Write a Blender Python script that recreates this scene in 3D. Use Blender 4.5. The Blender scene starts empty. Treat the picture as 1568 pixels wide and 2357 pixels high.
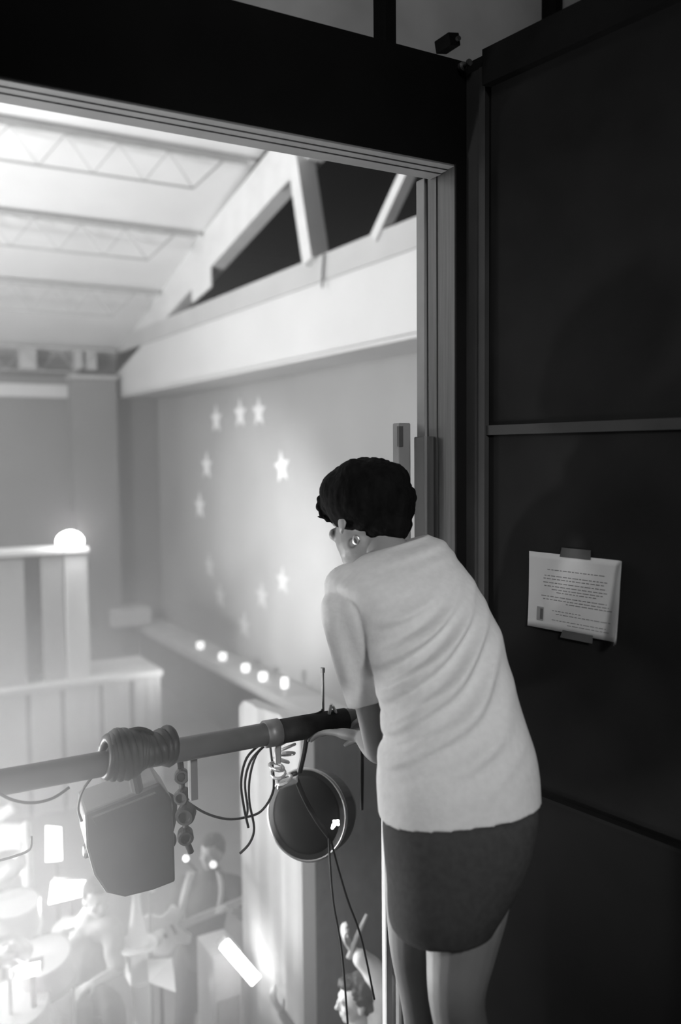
import bpy, bmesh, math, random
from mathutils import Vector as V, Matrix, noise
random.seed(7)
C = bpy.context.scene.collection
sc = bpy.context.scene

# ------------------------------------------------------------------ camera
YAW, PIT, ROL, FPX = .52458594, .065661317, -.00905652, 2053.76
CAM = V((0, 0, 1.55))
cy, sy, cp, sp = math.cos(YAW), math.sin(YAW), math.cos(PIT), math.sin(PIT)
FW = V((sy*cp, cy*cp, -sp)); R0 = V((cy, -sy, 0)); U0 = R0.cross(FW)
RT = R0*math.cos(ROL) + U0*math.sin(ROL); UP = U0*math.cos(ROL) - R0*math.sin(ROL)
cd = bpy.data.cameras.new('camera'); cam = bpy.data.objects.new('camera', cd); C.objects.link(cam)
m = Matrix((RT, UP, -FW)).transposed().to_4x4(); m.translation = CAM; cam.matrix_world = m
cd.sensor_fit = 'VERTICAL'; cd.sensor_height = 36; cd.lens = FPX/2357*36
cd.clip_start = .05; cd.clip_end = 100
cd.dof.use_dof = True; cd.dof.focus_distance = 2.7; cd.dof.aperture_fstop = 1.4
sc.camera = cam

# ------------------------------------------------------------------ world, exposure, lights
w = bpy.data.worlds.new('night'); sc.world = w; w.use_nodes = True
w.node_tree.nodes['Background'].inputs[0].default_value = (.5, .5, .5, 1)
w.node_tree.nodes['Background'].inputs[1].default_value = .006
sc.view_settings.view_transform = 'Standard'; sc.view_settings.look = 'None'
sc.view_settings.gamma = 1; sc.view_settings.exposure = 0; sc.view_settings.use_curve_mapping = False

def lamp(name, kind, loc, target, power, size=.3, size_y=None, angle=60, blend=.6, spread=None, r=.1):
    l = bpy.data.lights.new(name, kind); o = bpy.data.objects.new(name, l); C.objects.link(o)
    l.energy = power; o.location = loc
    if target is not None: o.rotation_euler = (V(target)-V(loc)).to_track_quat('-Z', 'Y').to_euler()
    if kind == 'AREA':
        l.size = size
        if size_y: l.shape = 'RECTANGLE'; l.size_y = size_y
        if spread: l.spread = math.radians(spread)
    if kind == 'SPOT': l.spot_size = math.radians(angle); l.spot_blend = blend; l.shadow_soft_size = r
    if kind == 'POINT': l.shadow_soft_size = r
    return o
K = dict(room=290, high=3.4, up=880, wash=30, wall=5000, kit=130, fill=350, side=950, back=470, head=125)
lamp('room_lamp', 'SPOT', (.5, -1.3, 2.5), (1.10, 1.9, 1.32), K['room'], angle=44, blend=.9, r=.25)
lamp('haze_back_fill', 'SPOT', (-.9, 4.3, -.5), (.34, 2.4, .52), K['back'], angle=41, blend=.8, r=.12)  # added unseen spot: lights the near haze and rims the leaning figure
lamp('header_fill', 'SPOT', (-.9, 2.75, .9), (.1, 2.2, 2.4), K['head'], angle=75, blend=.9, r=.12)  # added lamp lifting the left underside of the opening
lamp('spectator_fill', 'SPOT', (.2, 5.3, -.6), (2.1, 3.8, -1.15), 420, angle=34, blend=.8, r=.1)  # added spot to brighten the person below the rail
lamp('drum_head_fill', 'SPOT', (-.6, 4.6, .6), (.62, 5.5, -1.0), 160, angle=24, blend=.7, r=.1)  # added spot to whiten the drum head at the left edge
lamp('upper_wall_fill', 'AREA', (.8, .9, 3.5), (1.2, 2.6, 3.4), K['high'], .4, spread=120)  # added light for the wall above the header only
lamp('haze_side_fill', 'SPOT', (-1.3, 2.5, .75), (1.0, 2.95, .2), K['side'], angle=52, blend=.8, r=.12)  # added out-of-view spot to light the near haze, pipe and housing
lamp('roof_uplight', 'AREA', (-3.4, 8.8, 1.6), (-.4, 11.2, 5.2), K['up'], 1.0)
lamp('bulkhead_wash', 'AREA', (-2.5, 6.5, 1.6), (5.0, 11.5, 3.2), K['wash'], 1.0, spread=100)
lamp('wall_spot', 'SPOT', (.8, 7.5, -1.2), (5.8, 11.9, .05), K['wall'], angle=40, blend=1.0, r=.2)
lamp('kit_flood', 'AREA', (-.9, 6.4, -1.4), (1.6, 5.2, -1.5), K['kit'], .5)
lamp('hall_fill', 'AREA', (-4.5, 11.0, 3.2), (2.5, 12.5, -1.0), K['fill'], 2.0)

# ------------------------------------------------------------------ helpers
def ray(x, y): return FW + RT*((x-784)/FPX) - UP*((y-1178.5)/FPX)
def at(x, y, d): return CAM + ray(x, y)*d
def onY(x, y, Y): r = ray(x, y); return CAM + r*(Y/r.y)
def onX(x, y, X): r = ray(x, y); return CAM + r*(X/r.x)

def mat(name, g, rough=.6, metal=0, emit=0, nscale=0, namp=.12, bump=0, stretch=None, spec=.5, trans=0):
    M = bpy.data.materials.new(name); M.use_nodes = True; nt = M.node_tree; b = nt.nodes['Principled BSDF']
    b.inputs['Base Color'].default_value = (g, g, g, 1); b.inputs['Roughness'].default_value = rough
    b.inputs['Metallic'].default_value = metal; b.inputs['Specular IOR Level'].default_value = spec
    if emit:
        b.inputs['Emission Color'].default_value = (1, 1, 1, 1); b.inputs['Emission Strength'].default_value = emit
    if nscale:
        tc = nt.nodes.new('ShaderNodeTexCoord'); mp = nt.nodes.new('ShaderNodeMapping')
        if stretch: mp.inputs['Scale'].default_value = stretch
        nz = nt.nodes.new('ShaderNodeTexNoise'); nz.inputs['Scale'].default_value = nscale; nz.inputs['Detail'].default_value = 5
        cr = nt.nodes.new('ShaderNodeValToRGB')
        a, c = g*(1-namp), min(1, g*(1+namp))
        cr.color_ramp.elements[0].color = (a, a, a, 1); cr.color_ramp.elements[1].color = (c, c, c, 1)
        cr.color_ramp.elements[0].position = .3; cr.color_ramp.elements[1].position = .7
        nt.links.new(tc.outputs['Object'], mp.inputs[0]); nt.links.new(mp.outputs[0], nz.inputs[0])
        nt.links.new(nz.outputs[0], cr.inputs[0]); nt.links.new(cr.outputs[0], b.inputs['Base Color'])
        if bump:
            bp = nt.nodes.new('ShaderNodeBump'); bp.inputs['Strength'].default_value = bump; bp.inputs['Distance'].default_value = .01
            nt.links.new(nz.outputs[0], bp.inputs['Height']); nt.links.new(bp.outputs[0], b.inputs['Normal'])
    return M
M = dict(
 black=mat('black_paint', .006, .8, nscale=6, namp=.3, spec=.1), black2=mat('black_header_paint', .004, .8, nscale=6, namp=.3, spec=.15),
 door=mat('dark_door_paint', .014, .8, nscale=5, namp=.2, bump=.1, spec=.08),
 post=mat('dark_post_paint', .04, .6, nscale=5, namp=.15, spec=.2),
 jamb=mat('grey_jamb', .055, .5, nscale=12, namp=.3, stretch=(8, 8, .3)),
 jambdark=mat('dark_recess', .05, .6, nscale=8),
 soffit=mat('soffit_grey', .34, .6, nscale=5, namp=.1),
 upper=mat('upper_wall_grey', .5, .8, nscale=3, namp=.2), upper2=mat('upper_trim_grey', .6, .8, nscale=3, namp=.1),
 floor=mat('dark_floorboards', .02, .5, nscale=4, namp=.3, bump=.1),
 roof=mat('white_roof_panel', .78, .7, nscale=1.2, namp=.04), steel=mat('white_steel', .6, .5, nscale=4, namp=.06),
 joist=mat('grey_joist_steel', .42, .6, nscale=4, namp=.1), bulk=mat('white_bulkhead', .62, .6, nscale=.8, namp=.05),
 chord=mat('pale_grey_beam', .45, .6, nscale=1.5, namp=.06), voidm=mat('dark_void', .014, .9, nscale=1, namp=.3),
 hallwall=mat('grey_hall_wall', .31, .8, nscale=.6, namp=.08), farwall=mat('far_wall_grey', .2, .8, nscale=.6, namp=.1),
 star=mat('white_star_paint', .7, .6, nscale=3, namp=.03), star_washed=mat('glow_washed_star', .5, .6, nscale=3, namp=.03), counter=mat('pale_counter', .5, .6, nscale=2, namp=.08),
 cfront=mat('dark_counter_front', .1, .8, nscale=2, namp=.2), panel=mat('pale_panel', .5, .7, nscale=1, namp=.08),
 panel2=mat('mid_grey_panel', .3, .7, nscale=1, namp=.08), gap=mat('dark_gap', .1, .8, nscale=2), stage=mat('stage_floor', .16, .6, nscale=1.5, namp=.3),
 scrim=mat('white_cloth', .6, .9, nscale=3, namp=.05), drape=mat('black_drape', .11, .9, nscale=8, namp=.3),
 pipe=mat('grey_scaffold_pipe', .2, .45, .3, nscale=10, namp=.15), sleeve=mat('black_foam_sleeve', .035, .95, nscale=20, namp=.3, spec=.2),
 can=mat('black_lamp_housing', .07, .4, .2, nscale=9, namp=.2), can2=mat('glossy_black_housing', .012, .5, nscale=9, namp=.2),
 cable=mat('black_cable', .02, .5, nscale=30), chrome=mat('bright_metal', .55, .35, 1, nscale=20, namp=.05),
 silver=mat('silver_clamp', .6, .4, .7, nscale=20, namp=.1), rail=mat('pale_grey_rail', .2, .5, nscale=10, namp=.08),
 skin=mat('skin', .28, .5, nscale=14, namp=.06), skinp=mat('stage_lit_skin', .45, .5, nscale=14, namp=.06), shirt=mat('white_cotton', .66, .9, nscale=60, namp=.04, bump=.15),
 skirt=mat('charcoal_cloth', .05, .95, nscale=60, namp=.15, bump=.15), hair=mat('black_hair', .006, .8, nscale=40, namp=.4, bump=.5, stretch=(1, 1, .3), spec=.05),
 hairb=mat('dark_hair', .03, .6, nscale=40, namp=.4, bump=.5), dcloth=mat('dark_clothes', .07, .9, nscale=30, namp=.15), wcloth=mat('pale_clothes', .6, .9, nscale=30, namp=.05),
 gcloth=mat('grey_clothes', .35, .9, nscale=30, namp=.05), paper=mat('white_paper', .5, .8, nscale=3, namp=.03), ink=mat('black_ink', .06, .7, nscale=9, namp=.2),
 ink2=mat('faded_grey_ink', .2, .7, nscale=9), tape=mat('clear_tape', .07, .3, nscale=9, namp=.2), shell=mat('drum_shell', .45, .3, nscale=3), head=mat('drum_head', .9, .5, nscale=3, namp=.03),
 cym=mat('polished_cymbal', .8, .25, 1, nscale=9, namp=.05), guitar=mat('pale_guitar_body', .6, .3, nscale=4, namp=.1), neckm=mat('guitar_neck', .35, .4, nscale=10),
 led=mat('lit_lamp_face', .9, .5, emit=14), ledt=mat('lit_tube', .9, .5, emit=10), dome=mat('lit_dome', .9, .5, emit=22), candle=mat('lit_tealight_and_cheek_glow', .9, .5, emit=1.6), glint=mat('lit_bulb_and_highlight', .9, .5, emit=4),
)

def wpos(o):
    p = V((0, 0, 0))
    while o: p += o.location; o = o.parent
    return p
def ob(name, bm, m, parent=None, smooth=False, label=None, cat=None, group=None, kind=None, base=True):
    if isinstance(bm, bmesh.types.BMesh):
        me = bpy.data.meshes.new(name); bmesh.ops.recalc_face_normals(bm, faces=bm.faces[:]); bm.to_mesh(me); bm.free()
    else: me = bm; me.name = name
    o = bpy.data.objects.new(name, me); C.objects.link(o); me.materials.clear(); me.materials.append(m)
    if parent:
        o.parent = parent; me.transform(Matrix.Translation(-wpos(parent)))
    elif base and len(me.vertices):
        xs = [v.co for v in me.vertices]
        c = V(((min(v.x for v in xs)+max(v.x for v in xs))/2, (min(v.y for v in xs)+max(v.y for v in xs))/2, min(v.z for v in xs)))
        me.transform(Matrix.Translation(-c)); o.location = c
    if smooth: me.shade_smooth()
    if label: o['label'] = label
    if cat: o['category'] = cat
    if group: o['group'] = group
    if kind: o['kind'] = kind
    return o
def thing(name, loc, label, cat, group=None):
    o = bpy.data.objects.new(name, None); C.objects.link(o); o.location = loc; o.empty_display_size = .1
    o['label'] = label; o['category'] = cat
    if group: o['group'] = group
    return o
def copy_tree(o, parent=None):
    c = o.copy(); C.objects.link(c)
    if parent: c.parent = parent
    for ch in list(o.children): copy_tree(ch, c)
    return c
NB = bmesh.new
def hexa(bm, P):   # 8 points: bottom 4 ccw, top 4 ccw
    v = [bm.verts.new(p) for p in P]
    for f in ((0,3,2,1),(4,5,6,7),(0,1,5,4),(1,2,6,5),(2,3,7,6),(3,0,4,7)): bm.faces.new([v[i] for i in f])
def box(bm, a, b):
    x0,y0,z0 = a; x1,y1,z1 = b
    hexa(bm, [(x0,y0,z0),(x1,y0,z0),(x1,y1,z0),(x0,y1,z0),(x0,y0,z1),(x1,y0,z1),(x1,y1,z1),(x0,y1,z1)])
def B(a, b): bm = NB(); box(bm, a, b); return bm
def obox(bm, c, X, Y, Z):   # centre and half-extent vectors
    c, X, Y, Z = V(c), V(X), V(Y), V(Z)
    hexa(bm, [c-X-Y-Z, c+X-Y-Z, c+X+Y-Z, c-X+Y-Z, c-X-Y+Z, c+X-Y+Z, c+X+Y+Z, c-X+Y+Z])
def bevel(bm, w, seg=2):
    bmesh.ops.recalc_face_normals(bm, faces=bm.faces[:])
    bmesh.ops.bevel(bm, geom=bm.edges[:], offset=w, segments=seg, affect='EDGES', profile=.6); return bm
def frame_of(d):
    d = V(d).normalized(); a = V((0, 0, 1)) if abs(d.z) < .9 else V((1, 0, 0))
    x = d.cross(a).normalized(); return x, x.cross(d).normalized()
def catmull(P, n=6):
    P = [V(p) for p in P]
    if len(P) < 3: return P
    out = []
    for i in range(len(P)-1):
        p0 = P[max(i-1, 0)]; p1 = P[i]; p2 = P[i+1]; p3 = P[min(i+2, len(P)-1)]
        for k in range(n):
            t = k/n
            out.append(.5*((2*p1)+(p2-p0)*t+(2*p0-5*p1+4*p2-p3)*t*t+(3*p1-p0-3*p2+p3)*t**3))
    out.append(P[-1]); return out
def tube(bm, pts, r, seg=10, smooth=0, cap=True, dome=False):
    if smooth: 
        n0 = len(pts); 
        if not isinstance(r, (int, float)):
            rr = [q.x for q in catmull([V((a, 0, 0)) for a in r], smooth)]; r = rr
        pts = catmull(pts, smooth)
    pts = [V(p) for p in pts]
    R_ = [r]*len(pts) if isinstance(r, (int, float)) else list(r)
    if dome:
        d0 = (pts[0]-pts[1]).normalized(); d1 = (pts[-1]-pts[-2]).normalized(); a, b = pts[0], pts[-1]; ra, rb = R_[0], R_[-1]
        pts = [a+d0*ra*.98, a+d0*ra*.85, a+d0*ra*.5]+pts+[b+d1*rb*.5, b+d1*rb*.85, b+d1*rb*.98]
        R_ = [ra*.2, ra*.53, ra*.87]+R_+[rb*.87, rb*.53, rb*.2]
    rings = []; px = None
    for i, p in enumerate(pts):
        d = (pts[min(i+1, len(pts)-1)]-pts[max(i-1, 0)])
        d = d.normalized() if d.length > 1e-9 else V((0, 0, 1))
        if px is None: x = frame_of(d)[0]; y = d.cross(x)
        else:
            x = px - d*px.dot(d); x.normalize(); y = d.cross(x)
        px = x
        rings.append([bm.verts.new(p + x*math.cos(2*math.pi*k/seg)*R_[i] + y*math.sin(2*math.pi*k/seg)*R_[i]) for k in range(seg)])
    for a, b in zip(rings, rings[1:]):
        for k in range(seg): bm.faces.new((a[k], a[(k+1) % seg], b[(k+1) % seg], b[k]))
    if cap: bm.faces.new(rings[0][::-1]); bm.faces.new(rings[-1])
def T(pts, r, **k): bm = NB(); tube(bm, pts, r, **k); return bm
def lathe(bm, c, axis, prof, seg=32, cap=True):   # prof: (distance along axis, radius)
    axis = V(axis).normalized(); x, y = frame_of(axis); c = V(c)
    rings = [[bm.verts.new(c+axis*h+(x*math.cos(2*math.pi*k/seg)+y*math.sin(2*math.pi*k/seg))*max(r, 1e-4)) for k in range(seg)] for h, r in prof]
    for a, b in zip(rings, rings[1:]):
        for k in range(seg): bm.faces.new((a[k], a[(k+1) % seg], b[(k+1) % seg], b[k]))
    if cap: bm.faces.new(rings[0][::-1]); bm.faces.new(rings[-1])
def L(c, axis, prof, seg=32, cap=True): bm = NB(); lathe(bm, c, axis, prof, seg, cap); return bm
def ell(bm, c, r, rot=None, seg=20, rings=12, fn=None):
    c = V(c); rr = V((r, r, r)) if isinstance(r, (int, float)) else V(r)
    g = []
    for i in range(1, rings):
        th = math.pi*i/rings
        row = []
        for k in range(seg):
            ph = 2*math.pi*k/seg; n = V((math.sin(th)*math.cos(ph), math.sin(th)*math.sin(ph), math.cos(th)))
            s = fn(n) if fn else 1
            p = V((n.x*rr.x, n.y*rr.y, n.z*rr.z))*s
            if rot: p = rot @ p
            row.append(bm.verts.new(c+p))
        g.append(row)
    t = V((0, 0, rr.z)); b = V((0, 0, -rr.z))
    if rot: t = rot @ t; b = rot @ b
    t = bm.verts.new(c+t); b = bm.verts.new(c+b)
    for k in range(seg):
        k2 = (k+1) % seg
        bm.faces.new((t, g[0][k], g[0][k2])); bm.faces.new((b, g[-1][k2], g[-1][k]))
        for i in range(len(g)-1): bm.faces.new((g[i][k], g[i+1][k], g[i+1][k2], g[i][k2]))
def fuse(bm, voxel=.006, smooth=3, disp=None):
    """overlapping closed shells -> one continuous surface"""
    me = bpy.data.meshes.new('tmp'); bmesh.ops.recalc_face_normals(bm, faces=bm.faces[:]); bm.to_mesh(me); bm.free()
    o = bpy.data.objects.new('tmp', me); C.objects.link(o)
    r = o.modifiers.new('r', 'REMESH'); r.mode = 'VOXEL'; r.voxel_size = voxel; r.use_smooth_shade = True
    s = o.modifiers.new('s', 'SMOOTH'); s.factor = .5; s.iterations = smooth
    dg = bpy.context.evaluated_depsgraph_get(); dg.update()
    out = bpy.data.meshes.new_from_object(o.evaluated_get(dg))
    bpy.data.objects.remove(o); bpy.data.meshes.remove(me)
    if disp:
        ns = [v.normal.copy() for v in out.vertices]
        for v, n in zip(out.vertices, ns): v.co += n*disp(v.co, n)
        out.update()
    return out
def struct(name, bm, m, **k): return ob(name, bm, m, kind='structure', **k)

# ================================================================== SETTING: the near dark room
FZ, HZ = -.32, -2.8          # floor of the gallery, floor of the hall below
struct('floor', B((-3, -2.5, FZ-.15), (2.0, 2.22, FZ)), M['floor'])
bm = NB(); box(bm, (-3, 2.16, 2.40), (1.70, 2.285, 2.70))
struct('wall_front', bm, M['black2'])
# underside lining of the opening: three shallow steps
bm = NB()
box(bm, (-3, 2.165, 2.394), (1.652, 2.196, 2.40)); box(bm, (-3, 2.199, 2.391), (1.652, 2.228, 2.40)); box(bm, (-3, 2.231, 2.388), (1.652, 2.285, 2.40))
struct('trim_1', bm, M['soffit'])
# jamb with vertical grooves
bm = NB()
box(bm, (1.664, 2.165, FZ), (1.70, 2.352, 2.40))
for a, b, p in ((2.163, 2.206, .006), (2.208, 2.252, .003), (2.255, 2.297, .006), (2.299, 2.308, .002)):
    box(bm, (1.658-p, a, FZ), (1.668, b, 2.40))
struct('trim_2', bm, M['jamb'])
struct('trim_14', bevel(B((1.648, 2.310, FZ), (1.668, 2.356, 2.40)), .004), M['rail'])
struct('trim_12', B((1.652, 2.155, FZ), (1.701, 2.163, 2.40)), M['black2'])
# splayed right hand wall
WA = V((1.701, 2.16, 0)); WD = V((.1216, -.9926, 0)); WN = V((-.9926, -.1216, 0))
def onW(s, z, n=0): p = WA + WD*s + WN*n; return V((p.x, p.y, z))
def wbox(bm, s0, s1, z0, z1, n0, n1):
    hexa(bm, [onW(s0, z0, n0), onW(s0, z0, n1), onW(s1, z0, n1), onW(s1, z0, n0), onW(s0, z1, n0), onW(s0, z1, n1), onW(s1, z1, n1), onW(s1, z1, n0)])
bm = NB(); wbox(bm, -.1, 4.2, FZ, 2.70, -.12, 0); struct('wall_right', bm, M['door'])
bm = NB(); wbox(bm, .004, .085, FZ, 2.66, 0, .012); wbox(bm, .06, .085, FZ, 2.66, .012, .018); struct('trim_3', bm, M['post'])
bm = NB(); wbox(bm, .085, 4.2, 1.600, 1.628, 0, .012); struct('trim_4', bm, M['post'])
bm = NB(); wbox(bm, .085, 4.2, 2.60, 2.70, 0, .03); struct('trim_5', bm, M['black'])
bm = NB(); wbox(bm, .085, 4.2, FZ, .57, 0, .02); struct('trim_6', bm, M['black2'])
bm = NB(); wbox(bm, .085, 4.2, .57, .58, 0, .024); struct('trim_7', bm, M['door'])
# wall set back above the header
struct('wall_upper', B((-3.2, 2.62, 2.66), (4.6, 2.72, 4.2)), M['upper'])
bm = NB(); box(bm, (-3.2, 2.57, 2.70), (4.6, 2.62, 2.86)); struct('trim_8', bm, M['upper2'])
struct('ceiling', B((-3.2, -2.5, 4.1), (4.6, 2.62, 4.2)), M['upper'])
def upper_post(x0, x1, z0, z1, lab):
    a = onY(x0, 50, 2.55); b = onY(x1, 50, 2.55)
    ob('wall_batten', B((a.x, 2.545, z0), (b.x, 2.62, z1)), M['black'], label=lab, cat='batten', group=None)
upper_post(886, 910, 2.83, 4.1, 'dark upright batten above the black header, left of the small bracket')
upper_post(1277, 1293, 2.86, 4.1, 'thin dark upright batten above the right hand black wall')
p = onY(1030, 100, 2.5); t = thing('ceiling_bracket', p, 'small dark bracket sticking up above the header near the corner', 'bracket')
bm = NB(); obox(bm, p, (.022, 0, .004), (0, .04, 0), (-.004, 0, .02)); ob('plate', bevel(bm, .003), M['black'], t)
ob('bolt', L(p+V((.01, -.04, 0)), (0, -1, 0), [(0, .008), (.012, .008)], 12), M['post'], t)
p = onY(1062, 155, 2.15)
ob('wall_hook', L(p, (0, -1, 0), [(0, .013), (.01, .013), (.014, .006), (.03, .006), (.034, .01), (.04, .01)], 16), M['jamb'], label='small grey round stud at the top corner of the header', cat='hook')

# dark box and steel strip on the jamb, at head height
p0 = onX(960, 1025, 1.650); p1 = onX(985, 1025, 1.650)
t = thing('door_channel', (1.64, 2.33, .75), 'dark upright channel fixed to the lower jamb behind the head', 'channel')
ob('channel', bevel(B((1.628, 2.285, FZ), (1.652, 2.345, 1.60)), .003, 1), M['jambdark'], t)
ob('edge_strip', B((1.625, 2.268, FZ), (1.65, 2.283, 1.60)), M['jamb'], t)
t = thing('latch_post', (1.62, 2.40, FZ), 'slim pale steel latch post with dark slot, outside the jamb', 'post')
ob('post', bevel(B((1.60, 2.385, FZ-.1), (1.645, 2.425, 1.645)), .003, 1), M['rail'], t)
ob('latch', B((1.596, 2.38, 1.57), (1.612, 2.392, 1.635)), M['jambdark'], t)

# ================================================================== SETTING: the hall
XW, XR, YF = 5.0, 5.81, 17.26
struct('floor_hall', B((-8, 2.45, HZ-.2), (9, YF, HZ)), M['stage'])
bm = NB(); box(bm, (XR, 2.8, HZ), (XR+.2, YF+.2, 2.75)); struct('wall_hall_right', bm, M['hallwall'])
bm = NB(); box(bm, (-8, YF, HZ), (9, YF+.2, 4.5)); struct('wall_far', bm, M['farwall'])
struct('wall_hall_left', B((-8.2, 2.8, HZ), (-8, YF+.2, 7)), M['hallwall'])
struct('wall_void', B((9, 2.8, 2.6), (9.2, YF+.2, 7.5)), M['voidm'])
# white bulkhead and its beam, roof
bm = NB(); box(bm, (XW, 2.9, 2.70), (XW+.1, YF, 3.56)); box(bm, (XW, 2.9, 2.66), (XR+.02, YF, 2.71)); struct('trim_9', bm, M['bulk'])
bm = NB(); box(bm, (XW-.03, 2.9, 3.50), (XW+.12, YF, 3.79)); struct('trim_10', bm, M['chord'])
def zr(y): return 5.25+.12-.286*(y-10.73)
bm = NB(); hexa(bm, [(-8, 2.8, zr(2.8)), (XW+.05, 2.8, zr(2.8)), (XW+.05, YF+.3, zr(YF+.3)), (-8, YF+.3, zr(YF+.3)), (-8, 2.8, zr(2.8)+.1), (XW+.05, 2.8, zr(2.8)+.1), (XW+.05, YF+.3, zr(YF+.3)+.1), (-8, YF+.3, zr(YF+.3)+.1)])
struct('ceiling_hall', bm, M['roof'])
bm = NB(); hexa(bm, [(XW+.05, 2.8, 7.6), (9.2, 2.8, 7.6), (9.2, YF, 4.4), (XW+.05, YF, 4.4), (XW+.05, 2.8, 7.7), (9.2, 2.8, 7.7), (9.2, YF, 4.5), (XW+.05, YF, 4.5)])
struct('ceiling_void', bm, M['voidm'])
# far wall details
bm = NB(); box(bm, (-3, YF-.06, 2.64), (onY(163, 900, YF).x, YF, 2.88)); struct('trim_11', bm, M['bulk'])
bm = NB(); box(bm, (-3, YF-.04, 3.03), (4.98, YF, 3.38)); struct('trim_13', bm, M['gap'])
a = onY(166, 900, YF-.4); b = onY(268, 900, YF-.4)
t = thing('wall_column', (a.x, YF-.2, HZ), 'grey square column with pale cap at the far wall corner', 'column')
ob('shaft', B((a.x, YF-.4, HZ), (b.x, YF-.01, 2.98)), M['farwall'], t)
ob('cap', bevel(B((a.x-.03, YF-.45, 2.98), (b.x+.02, YF-.01, 3.05)), .01, 1), M['chord'], t)
for x0, x1, y1, lb in ((45, 84, 850, 'pale block hanging below the last joist, left of the far column'), (172, 190, 850, 'narrow pale block above the far column, left of its pair'), (198, 222, 852, 'pale block above the far column, right of its pair')):
    a = onY(x0, 820, YF-.3); b = onY(x1, y1, YF-.3)
    bm = NB(); box(bm, (a.x, YF-.35, b.z), (b.x, YF-.06, a.z+.15)); ob('vent_block', bevel(bm, .01, 1), M['chord'], label=lb, cat='vent')

# ---- roof joists
def joist(Y, lab):
    z = zr(Y)-.06; xe = XW-.12
    t = thing('roof_joist', (xe, Y, z), lab, 'joist', 'open web joists under the sloping roof')
    ob('top_chord', B((-6.5, Y-.035, z-.05), (xe, Y+.035, z)), M['joist'], t)
    h = .40; n = 15; st = .62
    bot = z-.05-h
    ob('bottom_chord', T([(-6.5, Y, bot), (xe-.75, Y, bot), (xe-.35, Y, z-.06)], .014, seg=8), M['joist'], t)
    P = []
    x = xe-.75; up = False
    while x > -6.4:
        P.append((x, Y, bot if not up else z-.05)); x -= st/2; up = not up
    ob('web', T(P, .010, seg=6), M['joist'], t)
J = [(10.73, 'open web roof joist nearest the opening, topmost in view'), (12.58, 'second open web roof joist down the sloping roof'), (14.47, 'third open web roof joist down the sloping roof'), (16.9, 'lowest open web roof joist, just above the far wall')]
for Y, lb in J: joist(Y, lb)

# ---- truss in the plane of the bulkhead
t = thing('roof_truss', (XW, 10, 3.79), 'white painted steel truss standing on the bulkhead beam', 'truss')
def member(bm, a, b, w, d):
    a, b = V(a), V(b); u = (b-a).normalized(); s = V((1, 0, 0)); n = u.cross(s).normalized()
    obox(bm, (a+b)/2, u*((b-a).length/2), s*(d/2), n*(w/2))
e0 = onX(620, 345, XW); e1 = onX(270, 782, XW); sl = (e1.z-e0.z)/(e1.y-e0.y); hh = .62
bm = NB(); ya, yb = 4.5, YF-.02; za, zb = e0.z+sl*(ya-e0.y), e0.z+sl*(yb-e0.y)
hexa(bm, [(XW, ya, za-hh), (XW+.22, ya, za-hh), (XW+.22, yb, zb-hh), (XW, yb, zb-hh), (XW, ya, za), (XW+.22, ya, za), (XW+.22, yb, zb), (XW, yb, zb)]); ob('top_chord', bm, M['steel'], t)
a = onX(688, 345, XW); b = onX(728, 585, XW)
bm = NB(); member(bm, (XW, a.y, a.z+.05), (XW, b.y, 3.74), .22, .24); ob('diagonal', bm, M['steel'], t)
bm = NB(); member(bm, (XW, 7.83, 3.74), (XW, 6.95, 4.45+.1), .12, .12); member(bm, (XW, 6.95, 4.5), (XW, 5.6, 5.7), .12, .12); ob('diagonal', bm, M['steel'], t)
p = onX(452, 655, XW-.1); bm = NB(); p.x = XW-.012; obox(bm, p, (.02, 0, 0), (0, .38, -.06), (0, .0, .15)); ob('gusset', bevel(bm, .008, 1), M['steel'], t)
p = onX(650, 375, XW-.1); bm = NB(); p.x = XW-.012; obox(bm, p, (.02, 0, 0), (0, .3, -.06), (0, 0, .2)); ob('gusset', bevel(bm, .008, 1), M['steel'], t)
p0 = onX(746, 585, XW-.06); p1 = onX(742, 662, XW-.06)
ob('hanging_cord', T([p0, (p0+p1)/2+V((0, .01, 0)), p1], .012, seg=8), M['cable'], label='short dark cord hanging down the white bulkhead', cat='cord')
ob('void_beam', B((XW+.3, 13.2, 4.55), (8.9, 13.4, 4.75)), M['black'], label='dark roof beam in the shadow behind the truss', cat='beam')
ob('void_beam', B((XW+.3, 9.0, 5.35), (8.9, 9.2, 5.55)), M['black'], label='dark roof beam in the shadow right of the truss diagonal', cat='beam')

# ---- stars on the grey hall wall
def star_bm(c, r, rot):
    bm = NB(); P = []
    for k in range(10):
        a = rot+math.pi*k/5; q = r if k % 2 == 0 else r*.42
        P.append(V((c.x, c.y+math.sin(a)*q, c.z+math.cos(a)*q)))
    f = [bm.verts.new(p) for p in P]; g = [bm.verts.new(p+V((.012, 0, 0))) for p in P]
    bm.faces.new(f); bm.faces.new(g[::-1])
    for k in range(10): bm.faces.new((f[k], f[(k+1) % 10], g[(k+1) % 10], g[k]))
    return bm
ST = [((497, 965), 'leftmost star of the top row of three'), ((552, 952), 'middle star of the top row of three'), ((595, 948), 'rightmost star of the top row of three'),
      ((475, 1072), 'star at upper left of the ring, under the top row'), ((648, 1075), 'tilted star alone at the upper right of the ring'), ((459, 1165), 'leftmost star of the ring, half way down'),
      ((481, 1303), 'faint star at the left, just below the bright glow'), ((650, 1337), 'faint star at the right, below the bright glow'), ((506, 1372), 'faint low star left of the other low ones'),
      ((602, 1372), 'faint low star right of the other low ones'), ((562, 1440), 'faint lowest star, just above the counter')]
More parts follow.
